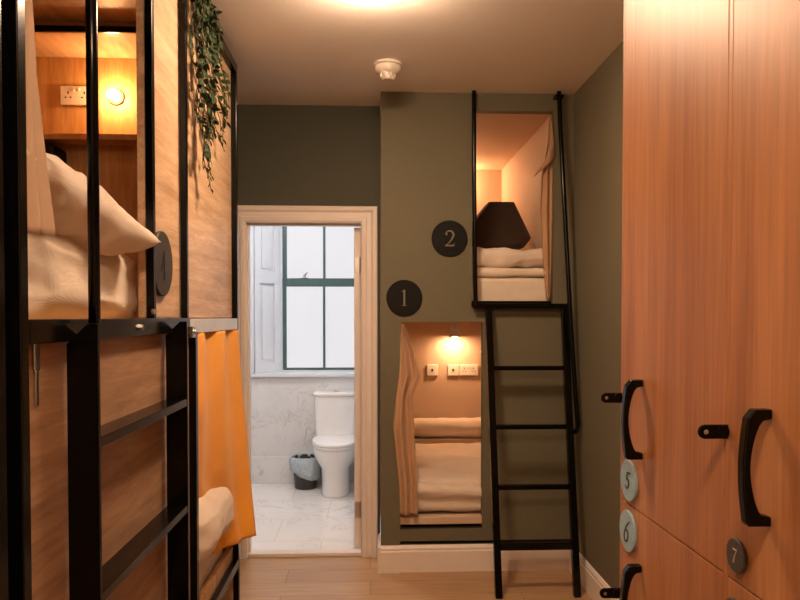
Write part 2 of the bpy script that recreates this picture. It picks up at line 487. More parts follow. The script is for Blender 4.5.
# window
win = sempty('window_1', ((WX0 + WX1) / 2, WY, .956))
w = MB(); w.box(WX0 - .03, WX0 + .012, WY - .02, WY + .06, .956, 2.5); w.box(WX1 - .012, WX1 + .05, WY - .02, WY + .06, .956, 2.5); w.box(WX0, WX1, WY - .02, WY + .06, .956, .965)
struct('window_frame', w, 'white', win, bevel=.003)
def sash(z0, z1, y, name, br, tr):
    s = MB(); st = .035
    s.box(WX0 + .012, WX0 + .012 + st, y, y + .035, z0, z1); s.box(WX1 - .012 - st, WX1 - .012, y, y + .035, z0, z1)
    s.box(WX0 + .012 + st, WX1 - .012 - st, y, y + .035, z0, z0 + br); s.box(WX0 + .012 + st, WX1 - .012 - st, y, y + .035, z1 - tr, z1)
    mx = (WX0 + WX1) / 2
    s.box(mx - .011, mx + .011, y, y + .0349, z0 + br, z1 - tr)
    o = struct(name, s, 'green', win, bevel=.003)
    g = MB()
    g.box(WX0 + .012 + st, mx - .011, y + .014, y + .02, z0 + br, z1 - tr)
    g.box(mx + .011, WX1 - .012 - st, y + .014, y + .02, z0 + br, z1 - tr)
    struct('frosted_pane', g, 'pane', o)
    return o
low = sash(.965, 1.795, WY - .005, 'lower_sash', .022, .075)
up = sash(1.72, 2.47, WY + .032, 'upper_sash', .05, .05)
l = MB(); l.box(-.62, -.56, WY - .02, WY + .0, 1.795, 1.80); l.lathe([(.001, 0), (.012, .0), (.012, .02), (.005, .03)], (-.59, WY - .008, 1.80), n=16)
l.tube([(-.59, WY - .008, 1.82), (-.565, WY - .012, 1.845)], .006, 8)
struct('sash_lock', l, 'steel', win)
struct('wall_outside', MB().box(-1.6, .6, WY + .12, WY + .16, .5, 2.7), 'white')

# door frame: architrave, lining, stop
fr = MB()
def archi(mb, y, sgn, x0, x1, zt, wd):
    # stepped moulding profile, mitred corners
    prof = [(0, 0), (0, .014), (.012, .020), (.030, .020), (.036, .015), (.060, .015), (.072, .024), (.092, .026), (wd, .020), (wd, 0)]
    for i, (path) in enumerate([((x0, 0), (x0, zt), (x1, zt), (x1, 0))]):
        rings = []
        dirs = [(-1, 0), (-1, 1), (1, 1), (1, 0)]
        for (px, pz), (dx, dz) in zip(path, dirs):
            rings.append([(px + dx * q[0], y + sgn * q[1], pz + dz * q[0]) for q in prof])
        mb.sweep(rings)
archi(fr, YD, -1, DX0, DX1, DZ, .098)
struct('trim_4', fr, 'trim')
li = MB(); li.box(DX0 - .02, DX0, YD - .0, YD + .12, 0, DZ); li.box(DX1, DX1 + .02, YD, YD + .12, 0, DZ); li.box(DX0 - .02, DX1 + .02, YD, YD + .12, DZ, DZ + .02)
li.box(DX0, DX0 + .012, YD + .03, YD + .075, 0, DZ); li.box(DX0, DX1, YD + .03, YD + .075, DZ - .012, DZ)
struct('trim_5', li, 'trim', bevel=.002)
struct('trim_6', MB().box(DX0, DX1, YD + .0, YD + .075, .0, .024), 'trim', bevel=.004)      # threshold
# open door leaf, seen edge on, hinged on the right
dr = sempty('door_1', (-.075, YD + .1, .014))
d = MB(); d.box(-.097, -.056, YD + .085, YD + .72, .014, DZ - .016)
struct('door_leaf', d, 'trim', dr, bevel=.002)
for hz in (.26, 1.76):
    h = MB(); h.box(-.092, -.062, YD + .0815, YD + .0845, hz - .05, hz + .05)
    h.tube([(-.060, YD + .080, hz - .05), (-.060, YD + .080, hz + .05)], .006, 10)
    for q in (-.03, 0, .03): h.lathe([(.0001, -.0015), (.004, -.001), (.004, 0)], (-.078 + (.006 if q else -.004), YD + .0815, hz + q), 'y', 10)
    struct('hinge', h, 'steel', dr)

# baseboards
def base(name, x0, x1, y0, y1, axis, h=.155, mat='trim'):
    m = MB(); t = .018
    prof = [(0, 0), (t, 0), (t, h - .035), (t - .004, h - .028), (t - .004, h - .016), (t - .012, h - .004), (0, h)]
    if axis == 'x': m.prism([(y0 - a, z) for a, z in prof], 'x', x0, x1)
    else: m.prism([(x0 - a, z) for a, z in prof], 'y', y0, y1)
    return struct(name, m, mat)
base('baseboard_pier', .058, P1[0] + .001, YP, 0, 'x', .153)
base('baseboard_pods', P1[0] + .001, XR - .018, YP + .012, 0, 'x', .151)
base('baseboard_right', XR, 0, 1.80, YP + .0, 'y', .150)
base('baseboard_pier_side', .06, 0, YP - .02, YD - .03, 'y', .153)

# ================================================================== CEILING FITTINGS
t = thing('ceiling_lamp', (0.0, 2.50, 2.60), 'round warm glowing flush dome lamp on the ceiling', 'lamp')
b = MB(); b.lathe([(.130, H - .001), (.135, H - .02), (.135, H - .030)], (0.0, 2.56, 0), n=48); autosmooth(obj('lamp_base', b, 'plastic', t))
b = MB(); b.lathe([(.146, H - .031), (.152, H - .040), (.154, H - .052), (.147, H - .066), (.12, H - .076), (.06, H - .081), (.001, H - .082)], (0.0, 2.56, 0), n=48); obj('lamp_shade', b, 'lamp', t, smooth=True)
t = thing('smoke_detector', (.09, 3.50, H - .07), 'round ivory smoke detector under the ceiling in front of the green wall', 'smoke detector')
b = MB(); b.lathe([(.072, H - .001), (.072, H - .012), (.066, H - .016)], (.09, 3.50, 0), n=40); autosmooth(obj('mounting_base', b, 'plastic', t))
b = MB(); b.lathe([(.064, H - .016), (.064, H - .034), (.056, H - .046), (.044, H - .050), (.044, H - .052)], (.09, 3.50, 0), n=40); autosmooth(obj('housing', b, 'plastic', t))
b = MB(); b.lathe([(.034, H - .052), (.034, H - .072), (.028, H - .082), (.001, H - .084)], (.09, 3.50, 0), n=30)
for k in range(10):
    a = 2 * PI * k / 10; b.box(-.002, .002, .034, .040, H - .066, H - .052, Matrix.Translation((.09, 3.50, 0)) @ Matrix.Rotation(a, 4, 'Z'))
autosmooth(obj('sensor_chamber', b, 'plastic', t))

# ================================================================== BUNK BED (left)
BX = -.63; BT = .022
bk = thing('bunk_bed', (-1.1, 2.3, 0), 'two-tier bunk of pale oak panels in a glossy black metal frame along the left side', 'bunk bed')
def post(y, z0=0, z1=2.60, w=BT, x1=BX, wx=None):
    o = obj('post', MB().box(x1 - (wx or w), x1, y - w / 2, y + w / 2, z0, z1), 'black', bk, bevel=.002); return o
post(1.308, 0, 2.60, .030, wx=.045)
post(2.085, 1.441, 2.60); post(2.457, 1.441, 2.60)
post(3.375, 0, 2.60, .03)
post(2.575, 0, 1.392, .03)

def rail(y0, y1, z0, z1, mat='black', name='rail', x0=BX - .025, x1=BX):
    return obj(name, MB().box(x0, x1, y0, y1, z0, z1), mat, bk, bevel=.002)
rail(1.324, 3.389, 2.601, 2.643)
rail(1.324, 2.483, 1.393, 1.440)
fr_ = rail(2.485, 3.359, 1.386, 1.438, 'galv', 'rail'); fr_['label'] = 'pale silvery rail section'
rail(2.591, 3.359, .245, .285)
rail(1.324, 2.559, .10, .14)
# small joint bracket and bolts on the rail
br = MB(); br.box(BX, BX + .012, 2.47, 2.515, 1.372, 1.412)
br.tube([(BX + .012, 2.4925, 1.392), (BX + .020, 2.4925, 1.392)], .008, 10)
obj('bracket', br, 'steel', bk, bevel=.002)
for yy, zz in ((2.055, 1.46), (3.375, 2.46), (3.375, 1.68), (1.95, 1.416)):
    obj('bolt', MB().tube([(BX, yy, zz), (BX + .008, yy, zz)], .008, 10), 'steel', bk)
# near-end board and posts of the frame
obj('end_board', MB().box(-1.60, BX - .031, 1.262, 1.292, 0, 2.60), 'blackmat', bk)
obj('post', MB().box(BX - .06, BX - .01, 1.225, 1.26, 0, 2.60), 'black', bk, bevel=.003)
# panels
def panel(y0, y1, z0, z1, mat, x1=BX - .026, th=.022):
    return obj('side_panel', MB().box(x1 - th, x1, y0, y1, z0, z1), mat, bk, bevel=.001)
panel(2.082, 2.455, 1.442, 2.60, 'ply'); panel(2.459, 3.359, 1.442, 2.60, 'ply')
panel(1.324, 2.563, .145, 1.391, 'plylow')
obj('end_panel', MB().box(-1.60, BX - .026, 3.36, 3.385, 0, 2.634), 'ply', bk, bevel=.001)
obj('top_board', MB().box(-1.60, BX - .03, 1.295, 3.359, 2.635, 2.655), 'ply', bk)
obj('bed_base', MB().box(-1.60, BX - .026, 1.295, 3.355, 1.40, 1.425), 'orangewood', bk)
obj('bed_base', MB().box(-1.60, BX - .03, 2.56, 3.355, .262, .285), 'orangewood', bk)
obj('side_board', MB().box(BX - .055, BX - .027, 2.575, 3.355, .286, .345), 'orangewood', bk, bevel=.002)
obj('partition', MB().box(-1.60, BX - .05, 2.535, 2.555, .29, 1.398), 'orangewood', bk)
# inside of the upper bunk: far end wall with a ledge over a recess, beam under the top
obj('partition', MB().box(-1.60, BX - .055, 3.30, 3.355, 2.262, 2.634), 'orangewood', bk)
obj('ledge', MB().box(-1.60, BX - .055, 3.19, 3.299, 2.235, 2.261), 'orangewood', bk, bevel=.002)
obj('headboard', MB().box(-1.60, BX - .055, 3.335, 3.357, 1.426, 2.26), 'orangewood', bk)
obj('bracket', MB().box(-1.60, -1.40, 3.19, 3.334, 2.13, 2.215), 'blackmat', bk, bevel=.02)
obj('inner_lining', MB().box(-1.615, -1.601, 1.295, 3.385, 0.0, 2.6), 'orangewood', bk)
obj('beam', MB().box(-1.60, BX - .055, 2.90, 2.96, 2.605, 2.634), 'orangewood', bk, bevel=.002)
obj('cross_bar', MB().box(-1.60, BX - .055, 2.885, 2.899, 2.588, 2.612), 'black', bk, bevel=.002)
# ladder fixed to the bunk
LX0, LX1 = -.650, -.583
lad = D.objects.new('ladder', None); COL.objects.link(lad); lad.parent = bk
lad.location = Vector((-.61, 1.87, 0)) - bk.location; lad['label'] = 'black steel ladder with flat treads'
def stringer(y):
    m = MB()
    m.prism([(LX0, 0.0), (LX1, 0.0), (LX1, 1.425), (LX1 - .012, 1.437), (LX0 + .02, 1.40 - .015), (LX0, 1.385)], 'y', y - .006, y + .006)
    for v in range(len(m.v)):
        x, yy, z = m.v[v]
        if x < BX + .001 and z > 1.39: pass
    return m
# stringers stand in front of the rail plane; treads between them
def stringer2(y):
    m = MB()
    m.prism([(LX0, .0), (LX1, .0), (LX1, 1.43), (LX1 - .022, 1.43), (LX0, 1.386)], 'y', y - .006, y + .006)
    return m
for y in (1.533, 2.262): obj('stringer', stringer2(y), 'black', lad, bevel=.0015)
for z in (.155, .50, .842, 1.182):
    m = MB(); m.box(LX0 + .004, LX1 - .001, 1.540, 2.255, z - .022, z + .0)
    m.box(LX0 + .004, LX1 - .001, 1.540, 2.255, z + .0002, z + .002)
    obj('tread', m, 'black', lad, bevel=.002)
obj('handrail', MB().tube([(-.598, 1.548, 1.431), (-.598, 1.548, 2.0), (-.598, 1.548, H - .002)], .0125, 14), 'black', lad, smooth=True)
# small latch hanging beneath the rail
obj('strap_hook', MB().box(BX - .024, BX - .019, 1.385, 1.408, 1.34, 1.393).box(BX - .0235, BX - .0195, 1.39, 1.403, 1.27, 1.34), 'steel', bk, bevel=.002)

# bedding and things of the upper bunk
o = single('mattress', soft_box(-1.50, -.696, 1.315, 2.175, 1.428, 1.645, .06, .014, 6, 1, 40), 'sheet',
           'thick mattress in a rumpled cotton sheet on the upper bunk under the slanting pillow', 'mattress', smooth=True)
o = single('pillow', pillow(-.848, 1.70, 1.715, .230, .355, .086, (math.radians(-8), math.radians(2), math.radians(-4)), 3), 'sheet2',
           'plump pale pillow slanting over the edge of the upper bunk, near sign 4', 'pillow', smooth=True); weld(o)
o = single('curtain', curtain('yz', [(1.605, 1.325, 1.425, .0, .02), (1.9, 1.325, 1.375, 0, .01), (2.634, 1.325, 1.342, 0, 0)], -.655, 2.2, .006, .004), 'beigecurt',
           'narrow beige curtain bunched at the near end of the upper bunk', 'curtain', smooth=True)
t = thing('wall_lamp', (-1.165, 3.299, 2.455), 'small round glowing bulb lamp on the orange wood wall inside the upper bunk', 'lamp')
autosmooth(obj('lamp_base', MB().lathe([(.035, 3.299), (.035, 3.291), (.024, 3.285), (.014, 3.283), (.014, 3.270)], (-1.165, 0, 2.455), 'y', 28), 'gold', t))
sp = MB(); sp.lathe([(.0005, 3.226)] + [(.023 * math.sin(PI * k / 12), 3.249 - .023 * math.cos(PI * k / 12)) for k in range(1, 12)] + [(.0005, 3.272)], (-1.165, 0, 2.455), 'y', 24)
obj('bulb', sp, 'bulb', t, smooth=True)
def socket(x0, x1, y, z0, z1, kind, label, group):
    t = thing('power_socket' if kind != 'switch' else 'light_switch', ((x0 + x1) / 2, y, z0), label, 'socket' if kind != 'switch' else 'switch', group)
    obj('faceplate', MB().box(x0, x1, y - .012, y, z0, z1), 'plastic', t, bevel=.003)
    cx = (x0 + x1) / 2; cz = (z0 + z1) / 2
    if kind == 'switch':
        obj('rocker', MB().box(cx - .008, cx + .008, y - .016, y - .012, cz - .010, cz + .010), 'blackmat' if False else 'platedark', t, bevel=.002)
    else:
        for s in (-1, 1):
            c = cx + s * (x1 - x0) * .25
            m = MB()
            m.box(c - .003, c + .003, y - .0128, y - .0121, cz + .006, cz + .018)
            for q in (-1, 1): m.box(c + q * .011 - .004, c + q * .011 + .004, y - .0128, y - .0121, cz - .012, cz - .006)
            obj('pin_holes', m, 'ink', t)
            obj('rocker', MB().box(cx + s * .012 - .005, cx + s * .012 + .005, y - .016, y - .012, z1 - .026, z1 - .010), 'plastic', t, bevel=.001)
    return t
socket(-1.415, -1.269, 3.299, 2.415, 2.501, 'double', 'double socket on the orange wood wall inside the upper bunk', None)
# bedding of the lower bunk
single('mattress', soft_box(-1.56, -.690, 2.57, 3.34, .287, .50, .05, .008, 5, 21, 24), 'sheet', 'mattress under the rolled duvet on the lower bunk beneath the ochre curtain', 'mattress', smooth=True)
single('duvet', soft_box(-1.50, -.588, 2.60, 3.12, .502, .735, .10, .008, 5, 33, 34, (1, 1.6, 1.6)), 'sheet2', 'rolled cotton duvet on the lower bunk under the ochre curtain', 'duvet', smooth=True)
o = single('curtain', curtain('yz', [(.425, 3.02, 3.27, -.04, .100), (.60, 2.90, 3.285, -.05, .082), (.80, 2.66, 3.305, -.04, .060), (1.1, 2.61, 3.33, -.004, .03), (1.385, 2.60, 3.355, .004, .006)], -.645, 2.2, .010, .004, seed=3, phase=.4), 'orange',
           'ochre orange curtain swept over the opening of the lower bunk', 'curtain', smooth=True)

# sign 4
def sign(name, ch, cx, cz, y, label, r=.101):
    t = thing(name, (cx, y, cz - r), label, 'sign', 'round number signs')
    autosmooth(obj('disc', MB().lathe([(r - .001, y), (r, y - .002), (r, y - .010), (r - .002, y - .012)], (cx, 0, cz), 'y', 64), 'plateblack', t))
    m = MB(); numeral(m, ch, (cx, y - .012, cz), (1, 0, 0), (0, 0, 1), (0, -1, 0), .088, .002); obj('numeral', m, 'gold', t)
    return t
sign('number_sign', '1', .192, 1.552, YP, 'round black sign with the numeral 1 above the lower niche')
sign('number_sign', '2', .446, 1.885, YP, 'round black sign with the numeral 2 left of the upper niche')
t = thing('number_sign', (BX - .026, 2.215, 1.51), 'round bronze-grey sign with a dark numeral 4 on the oak bunk panel', 'sign', 'round number signs')
x = BX - .026
autosmooth(obj('disc', MB().lathe([(.100, x), (.101, x + .003), (.101, x + .012), (.099, x + .014)], (0, 2.215, 1.610), 'x', 64), 'bronze', t))
m = MB(); numeral(m, '4', (x + .014, 2.215, 1.605), (0, 1, 0), (0, 0, 1), (1, 0, 0), .088, .002); obj('numeral', m, 'ink', t)

# ivy
iv = thing('hanging_ivy', (-.60, 2.85, 1.95), 'trailing dark green ivy hanging from the top rail of the bunk', 'plant')
stm = MB(); lf = MB()
def leaf(p, size, d):
    d = d.normalized(); up = Vector((random.uniform(.3, 1), random.uniform(-.6, .6), random.uniform(-.3, .6))).normalized()
    s = d.cross(up).normalized(); n = s.cross(d).normalized()
    pr = [(0, 0, 0), (.25, .22, .04), (.55, .26, .05), (.85, .11, .0), (1.0, 0, -.06)]
    vs = [p + d * size * a + s * size * b + n * size * c for a, b, c in pr] + [p + d * size * a - s * size * b + n * size * c for a, b, c in pr[1:4]] + [p + d * size * a for a in (.25, .55, .85)]
    lf.add(vs, [(0, 1, 8), (1, 2, 9, 8), (2, 3, 10, 9), (3, 4, 10), (0, 8, 5), (8, 9, 6, 5), (9, 10, 7, 6), (10, 4, 7)])
LL = [.34, .42, .52, .60, .66, .56, .48, .62, .45, .50, .40, .42, .36, .34, .40, .26, .2]
for kk in range(25):
    k = kk * 16 // 24
    y0 = 2.48 + .32 * (kk / 24) + random.uniform(-.02, .02)
    L = LL[k] * random.uniform(.92, 1.12)
    yt = 2.50 + .52 * (kk / 24) + random.uniform(-.03, .03)
    if 4 <= k <= 7: yt = 2.68 + random.uniform(-.03, .03)
    x0 = -.617 + random.uniform(0, .02)
    pts = [(BX - .015, y0, 2.622), (x0, y0, 2.625)]
    n = int(L / .03)
    for i in range(1, n + 1):
        f = i / n
        pts.append((x0 + .012 * math.sin(i * .7 + k), y0 + (yt - y0) * f + .012 * math.sin(i * .9 + k * 2), 2.62 - L * f))
    stm.tube(pts, .0016, 5)
    for i in range(1, len(pts)):
        for q in range(2):
            if random.random() < .92:
                a = random.uniform(0, 2 * PI)
                leaf(Vector(pts[i]) + Vector((.0, 0, random.uniform(-.012, .012))), random.uniform(.024, .042), Vector((abs(math.cos(a)) * .35 + .02, math.sin(a), random.uniform(-1.2, .1))))
# shallow cluster on top of the rail
for k in range(110):
    leaf(Vector((random.uniform(-.625, -.595), random.uniform(2.47, 2.80), random.uniform(2.48, 2.63))), random.uniform(.02, .032), Vector((random.uniform(0, .4), random.uniform(-1, 1), random.uniform(-1, .2))))
obj('vines', stm, 'stem', iv, smooth=True); obj('leaves', lf, 'leaf', iv, recalc=False)

# ================================================================== LOCKERS (right)
KX = .65
SEAM = .973
def handle_mb(y, z0):
    m = MB()
    o = [(.614, .181)] + [(.602 - .007 * math.sin(PI * k / 12), .166 - .170 * k / 12) for k in range(13)] + [(.606, -.010), (.65, -.010), (.65, .006), (.626, .009)]
    o += [(.622 - .014 * math.sin(PI * k / 12) ** .8, .016 + .138 * k / 12) for k in range(13)] + [(.628, .162), (.65, .165), (.65, .181)]
    o = [(a + (.0065 if a < .64 else -.0005), z0 + b) for a, b in o]
    m.prism(o, 'y', y - .010, y + .010)
    return m
def hasp_mb(y, z):
    m = MB(); pts = [(KX - .0005, z - .013), (KX - .0005, z + .013)] + [(KX - .043 + .013 * math.cos(math.radians(a)), z + .013 * math.sin(math.radians(a))) for a in range(90, 271, 20)]
    hole = [(KX - .052 + .005 * math.cos(math.radians(a)), z + .005 * math.sin(math.radians(a))) for a in range(0, 360, 45)]
    m.prism(pts, 'y', y - .003, y + .003)
    m.cur = 1; m.tube([(KX - .042, y - .0045, z), (KX - .042, y + .0045, z)], .0045, 10); m.cur = 0
    m.tube([(KX - .012, y - .006, z), (KX - .012, y + .006, z)], .013, 12)
    return m
def plate(parent, y, z, r, ch, mats, h, slant=0):
    m = MB(); m.lathe([(r - .001, KX - .0005), (r, KX - .002), (r, KX - .006), (r - .0015, KX - .0075)], (0, y, z), 'x', 48)
    if ch:
        m.cur = 1; numeral(m, ch, (KX - .0075, y, z), (0, -1, 0), (0, 0, 1), (-1, 0, 0), h, .0012, slant); m.cur = 0
    return autosmooth(obj('number_plate', m, mats, parent))
def locker(y1, y0, label, up_plate, low_plate):
    t = thing('locker', (.90, (y0 + y1) / 2, 0), label, 'locker', 'wood veneer lockers on the right')
    c = MB(); th = .014
    c.box(KX, XR - .022, y1 - th, y1, 0, 2.56); c.box(KX + .02, XR - .022, y0, y0 + th, 0, 2.56)
    c.box(KX + .02, XR - .022, y0 + th, y1 - th, 2.545, 2.56); c.box(KX + .02, XR - .022, y0 + th, y1 - th, SEAM - .007, SEAM + .007)
    c.box(KX + .02, XR - .022, y0 + th, y1 - th, 0, .06); c.box(XR - .030, XR - .022, y0, y1, 0, 2.56)
    obj('carcass', c, 'locker', t, bevel=.001)
    a, b = y0 + .0012, y1 - th - .0012
    for z0, z1, hz, sz, pl in ((SEAM + .0016, 2.54, 1.114, 1.236, up_plate), (.065, SEAM - .0016, .668, .728, low_plate)):
        d = obj('door', MB().box(KX, KX + .018, a, b, z0, z1), 'locker', t, bevel=.0012)
        obj('handle', handle_mb(b - .128, hz), 'black', d, bevel=.0025)
        hs = obj('hasp', hasp_mb(b + .004, sz), ['black', 'steel'], d, bevel=.0015)
        if pl: plate(d, *pl)
    return t
locker(1.787, 1.2535, 'tall oak-veneer locker with silvery plates 5 and 6, next to the green wall',
       (1.714, 1.036, .0515, '5', ['platesilver', 'ink'], .045, .22), (1.718, .908, .0515, '6', ['platesilver', 'ink'], .055, .22))
locker(1.2525, .711, 'tall oak-veneer locker with the small dark plate 7, nearest on the right',
       (1.200, 1.023, .0305, '7', ['platedark', 'pinkgold'], .026, .1), (1.207, .913, .0305, None, ['platedark'], 0))

# ================================================================== PODS: ladder, rails, bedding
t = thing('ladder', (.875, 3.55, 0), 'black metal ladder leaning up to the upper niche', 'ladder')
LT = (3.885, 1.492); LB = (3.545, .0)
def ly(z): return LB[0] + (LT[0] - LB[0]) * z / LT[1]
for xc in (.660, 1.088):
    hw = .018
    m = MB(); m.prism([(LB[0] - .018, 0), (LB[0] + .018, 0), (LT[0] + .018, LT[1]), (LT[0] - .018, LT[1])], 'x', xc - hw, xc + hw)
    if xc > 1: m.v = [(x_ - .020 * (1 - z_ / LT[1]), y_, z_) for x_, y_, z_ in m.v]
    obj('stringer', m, 'black', t, bevel=.003)
for z in (1.165, .852, .542):
    y = ly(z); m = MB(); m.box(.678, 1.062, y - .016, y + .020, z - .013, z + .011); obj('rung', m, 'black', t, bevel=.003)
y = ly(.245); obj('rung', MB().box(.678, 1.055, y - .018, y + .022, .230, .268), 'black', t, bevel=.003)
obj('top_bar', MB().box(.575, 1.106, 3.872, 3.904, 1.4925, 1.52), 'black', t, bevel=.003)
obj('top_bar', MB().box(.570, 1.02, 3.905, 3.929, 1.500, 1.535), 'black', t, bevel=.003)
single('handrail', MB().tube([(.578, 3.895, H - .001), (.579, 3.895, 2.3), (.586, 3.885, 1.64), (.590, 3.890, 1.522)], .0125, 14), 'black',
       'straight black grab rail from ceiling to the left edge of the upper niche', 'handrail', 'black grab rails', smooth=True)
pts = [(1.052, 3.885, H - .001), (1.058, 3.875, 2.5), (1.098, 3.79, 1.4), (1.119, 3.735, .92), (1.121, 3.725, .86), (1.119, 3.728, .835), (1.112, 3.742, .822), (1.107, 3.757, .82)]
single('handrail', MB().tube(pts, .0125, 14).box(1.03, 1.075, 3.875, 3.929, H - .035, H - .02), 'black', 'long black grab rail hooking into the right side of the metal ladder', 'handrail', 'black grab rails', smooth=False)
for o in list(COL.objects):
    if o.name.startswith('handrail') and o.type == 'MESH' and not o.parent: autosmooth(o)

# upper niche
single('mattress', soft_box(.112, 1.034, 3.965, 5.48, 1.498, 1.672, .03, .006, 4, 2, 26), 'sheet', 'mattress in a pale sheet in the upper niche at the top of the ladder', 'mattress', smooth=True)
single('duvet', soft_box(.112, 1.03, 3.960, 4.75, 1.672, 1.728, .026, .006, 5, 5, 24), 'sheet2', 'flat folded duvet in the upper niche, under the top folded blanket', 'duvet', smooth=True)
single('blanket', soft_box(.112, 1.028, 3.965, 4.62, 1.729, 1.838, .05, .016, 6, 8, 44), 'sheet2', 'puffy folded blanket topmost of the bedding in the upper niche', 'blanket', smooth=True)
outl = [(.62, 1.842), (.80, 1.84), (.955, 1.875), (1.0, 1.93), (.895, 2.165), (.74, 2.165), (.655, 2.06), (.60, 2.0)]
bm_ = MB(); cx = .79; cz = 1.98
rings = []
for k, (yy, s) in enumerate(((4.26, .80), (4.28, .95), (4.34, 1.0), (4.46, 1.0), (4.53, .95), (4.55, .80))):
    rings.append([(cx + (px - cx) * s, yy + (pz - cz) * .15, cz + (pz - cz) * s) for px, pz in outl])
bm_.sweep(rings)
single('cushion', bm_, 'brown', 'angular dark brown cushion standing on the bedding in the upper niche', 'cushion', bevel=.008)
cm = curtain('xz', [(1.545, 1.002, 1.026, 0, 0), (1.75, .985, 1.032, 0, 0), (2.05, .968, 1.034, 0, 0), (2.25, .975, 1.034, 0, 0), (2.36, .996, 1.034, 0, 0), (2.44, 1.010, 1.034, 0, 0), (2.59, 1.018, 1.033, 0, 0)], 3.955, 1.5, .010, .004, seed=6)
# turned-back flap hooked over the edge
fl = [(1.020, 2.55), (1.014, 2.40), (.985, 2.325), (.948, 2.275), (.926, 2.235), (.945, 2.250), (.985, 2.285), (1.018, 2.315), (1.036, 2.345), (1.034, 2.42)]
cm.sweep([[(a, yy + .02 * (1.03 - a) / .1, b) for a, b in fl] for yy in (3.915, 3.922, 3.930)])
single('curtain', cm, 'tan', 'tan curtain tucked up at the right edge of the upper niche', 'curtain', smooth=True)
# folded tail of the curtain
t = thing('wall_lamp', (.67, 5.499, 2.46), 'glowing bulb lamp on the back wall of the upper niche, mostly behind the left edge', 'lamp')
autosmooth(obj('lamp_base', MB().lathe([(.03, 5.499), (.03, 5.49), (.014, 5.48), (.014, 5.46)], (.67, 0, 2.46), 'y', 24), 'plastic', t))
obj('bulb', MB().lathe([(.0005, 5.41)] + [(.025 * math.sin(PI * k / 12), 5.435 - .025 * math.cos(PI * k / 12)) for k in range(1, 12)] + [(.0005, 5.46)], (.67, 0, 2.46), 'y', 24), 'bulb2', t, smooth=True)

# lower niche
single('mattress', soft_box(.112, 1.08, 3.995, 5.22, .315, .455, .04, .006, 4, 12, 26), 'sheet', 'mattress in a pale sheet in the lower niche behind the tan curtain', 'mattress', smooth=True)
single('duvet', soft_box(.125, 1.07, 4.02, 5.20, .455, .505, .024, .013, 7, 15, 34), 'sheet2', 'flat rumpled duvet on the bed in the lower niche', 'duvet', smooth=True)
single('blanket', soft_box(.13, 1.06, 3.962, 4.16, .40, .482, .038, .014, 9, 18, 44), 'sheet2', 'rolled pale blanket at the foot of the bed in the lower niche', 'blanket', smooth=True)
single('headboard_shelf', MB().box(.102, 1.088, 5.255, 5.498, .301, .520), 'podpaint', 'low boxed ledge at the head of the lower niche bed', 'shelf', bevel=.004)
o = single('pillow', soft_box(.15, 1.05, 5.275, 5.485, .521, .655, .06, .012, 6, 25, 26), 'sheet2', 'long pale pillow on the ledge at the head of the lower niche', 'pillow', smooth=True)
socket(.447, .533, 5.499, .984, 1.070, 'switch', 'single wall switch furthest left in the lower niche', 'switches and sockets in the lower niche')
socket(.612, .698, 5.499, .984, 1.070, 'switch', 'single wall switch beside the double socket in the lower niche', 'switches and sockets in the lower niche')
socket(.706, .852, 5.499, .984, 1.070, 'double', 'ivory double socket on the back wall of the lower niche', 'switches and sockets in the lower niche')
t = thing('reading_lamp', (.655, 5.40, 1.33), 'small cylindrical spot lamp lighting the back wall of the lower niche', 'lamp')
autosmooth(obj('lamp_shade', MB().lathe([(.0005, 1.408), (.036, 1.408), (.038, 1.405), (.040, 1.29), (.036, 1.29), (.034, 1.305), (.0005, 1.305)], (.655, 5.40, 0), 'z', 28), 'galv', t))
obj('mount', MB().box(.645, .665, 5.43, 5.499, 1.375, 1.395), 'galv', t, bevel=.002)
obj('bulb', MB().lathe([(.0005, 1.3045), (.030, 1.304), (.026, 1.290), (.0005, 1.284)], (.655, 5.40, 0), 'z', 24), 'bulb2', t)
single('coat_hook', MB().box(.868, .90, 5.45, 5.499, 1.165, 1.173).box(.862, .87, 5.45, 5.455, 1.165, 1.18), 'plastic', 'tiny pale hook on the back wall right of the spot lamp', 'hook')
single('curtain', curtain('xz', [(.335, .168, .268, -.008, .01), (.50, .163, .262, -.01, .008), (.84, .128, .245, -.03, .01), (1.00, .145, .232, -.025, .01), (1.12, .162, .272, -.015, -.01), (1.25, .170, .245, -.005, 0), (1.405, .174, .188, 0, 0)], 3.895, 1.7, .016, .004, seed=11, phase=1), 'tan',
       'tan curtain swept to the left side of the lower niche', 'curtain', smooth=True)

# ================================================================== BATHROOM THINGS
TX, TY = -.285, 5.60
t = thing('toilet', (TX, 5.75, 0), 'white ceramic close-coupled toilet below the bathroom window', 'toilet')
def ring(cx, cy, rx, ryf, ryb, z, n=36, p=2.3):
    r = []
    for k in range(n):
        a = 2 * PI * k / n; ca, sa = math.cos(a), math.sin(a)
        x = cx + rx * math.copysign(abs(ca) ** (2 / p), ca); ry = ryb if sa > 0 else ryf
        r.append((x, cy + ry * math.copysign(abs(sa) ** (2 / p), sa), z))
    return r
bw = MB()
bw.sweep([ring(TX, 5.80, .118, .235, .20, 0), ring(TX, 5.80, .118, .235, .20, .02), ring(TX, 5.80, .112, .225, .20, .12), ring(TX, 5.80, .120, .235, .20, .22),
          ring(TX, 5.79, .158, .270, .20, .28), ring(TX, 5.78, .182, .300, .21, .34), ring(TX, 5.78, .190, .312, .22, .385), ring(TX, 5.78, .186, .308, .215, .395)])
obj('bowl', bw, 'ceramic', t, smooth=True, bevel=.004)
st = MB(); st.sweep([ring(TX, 5.775, .186, .318, .20, .398), ring(TX, 5.775, .190, .322, .20, .404), ring(TX, 5.775, .190, .322, .20, .418), ring(TX, 5.775, .187, .319, .20, .421)])
autosmooth(obj('seat', st, 'ceramic', t))
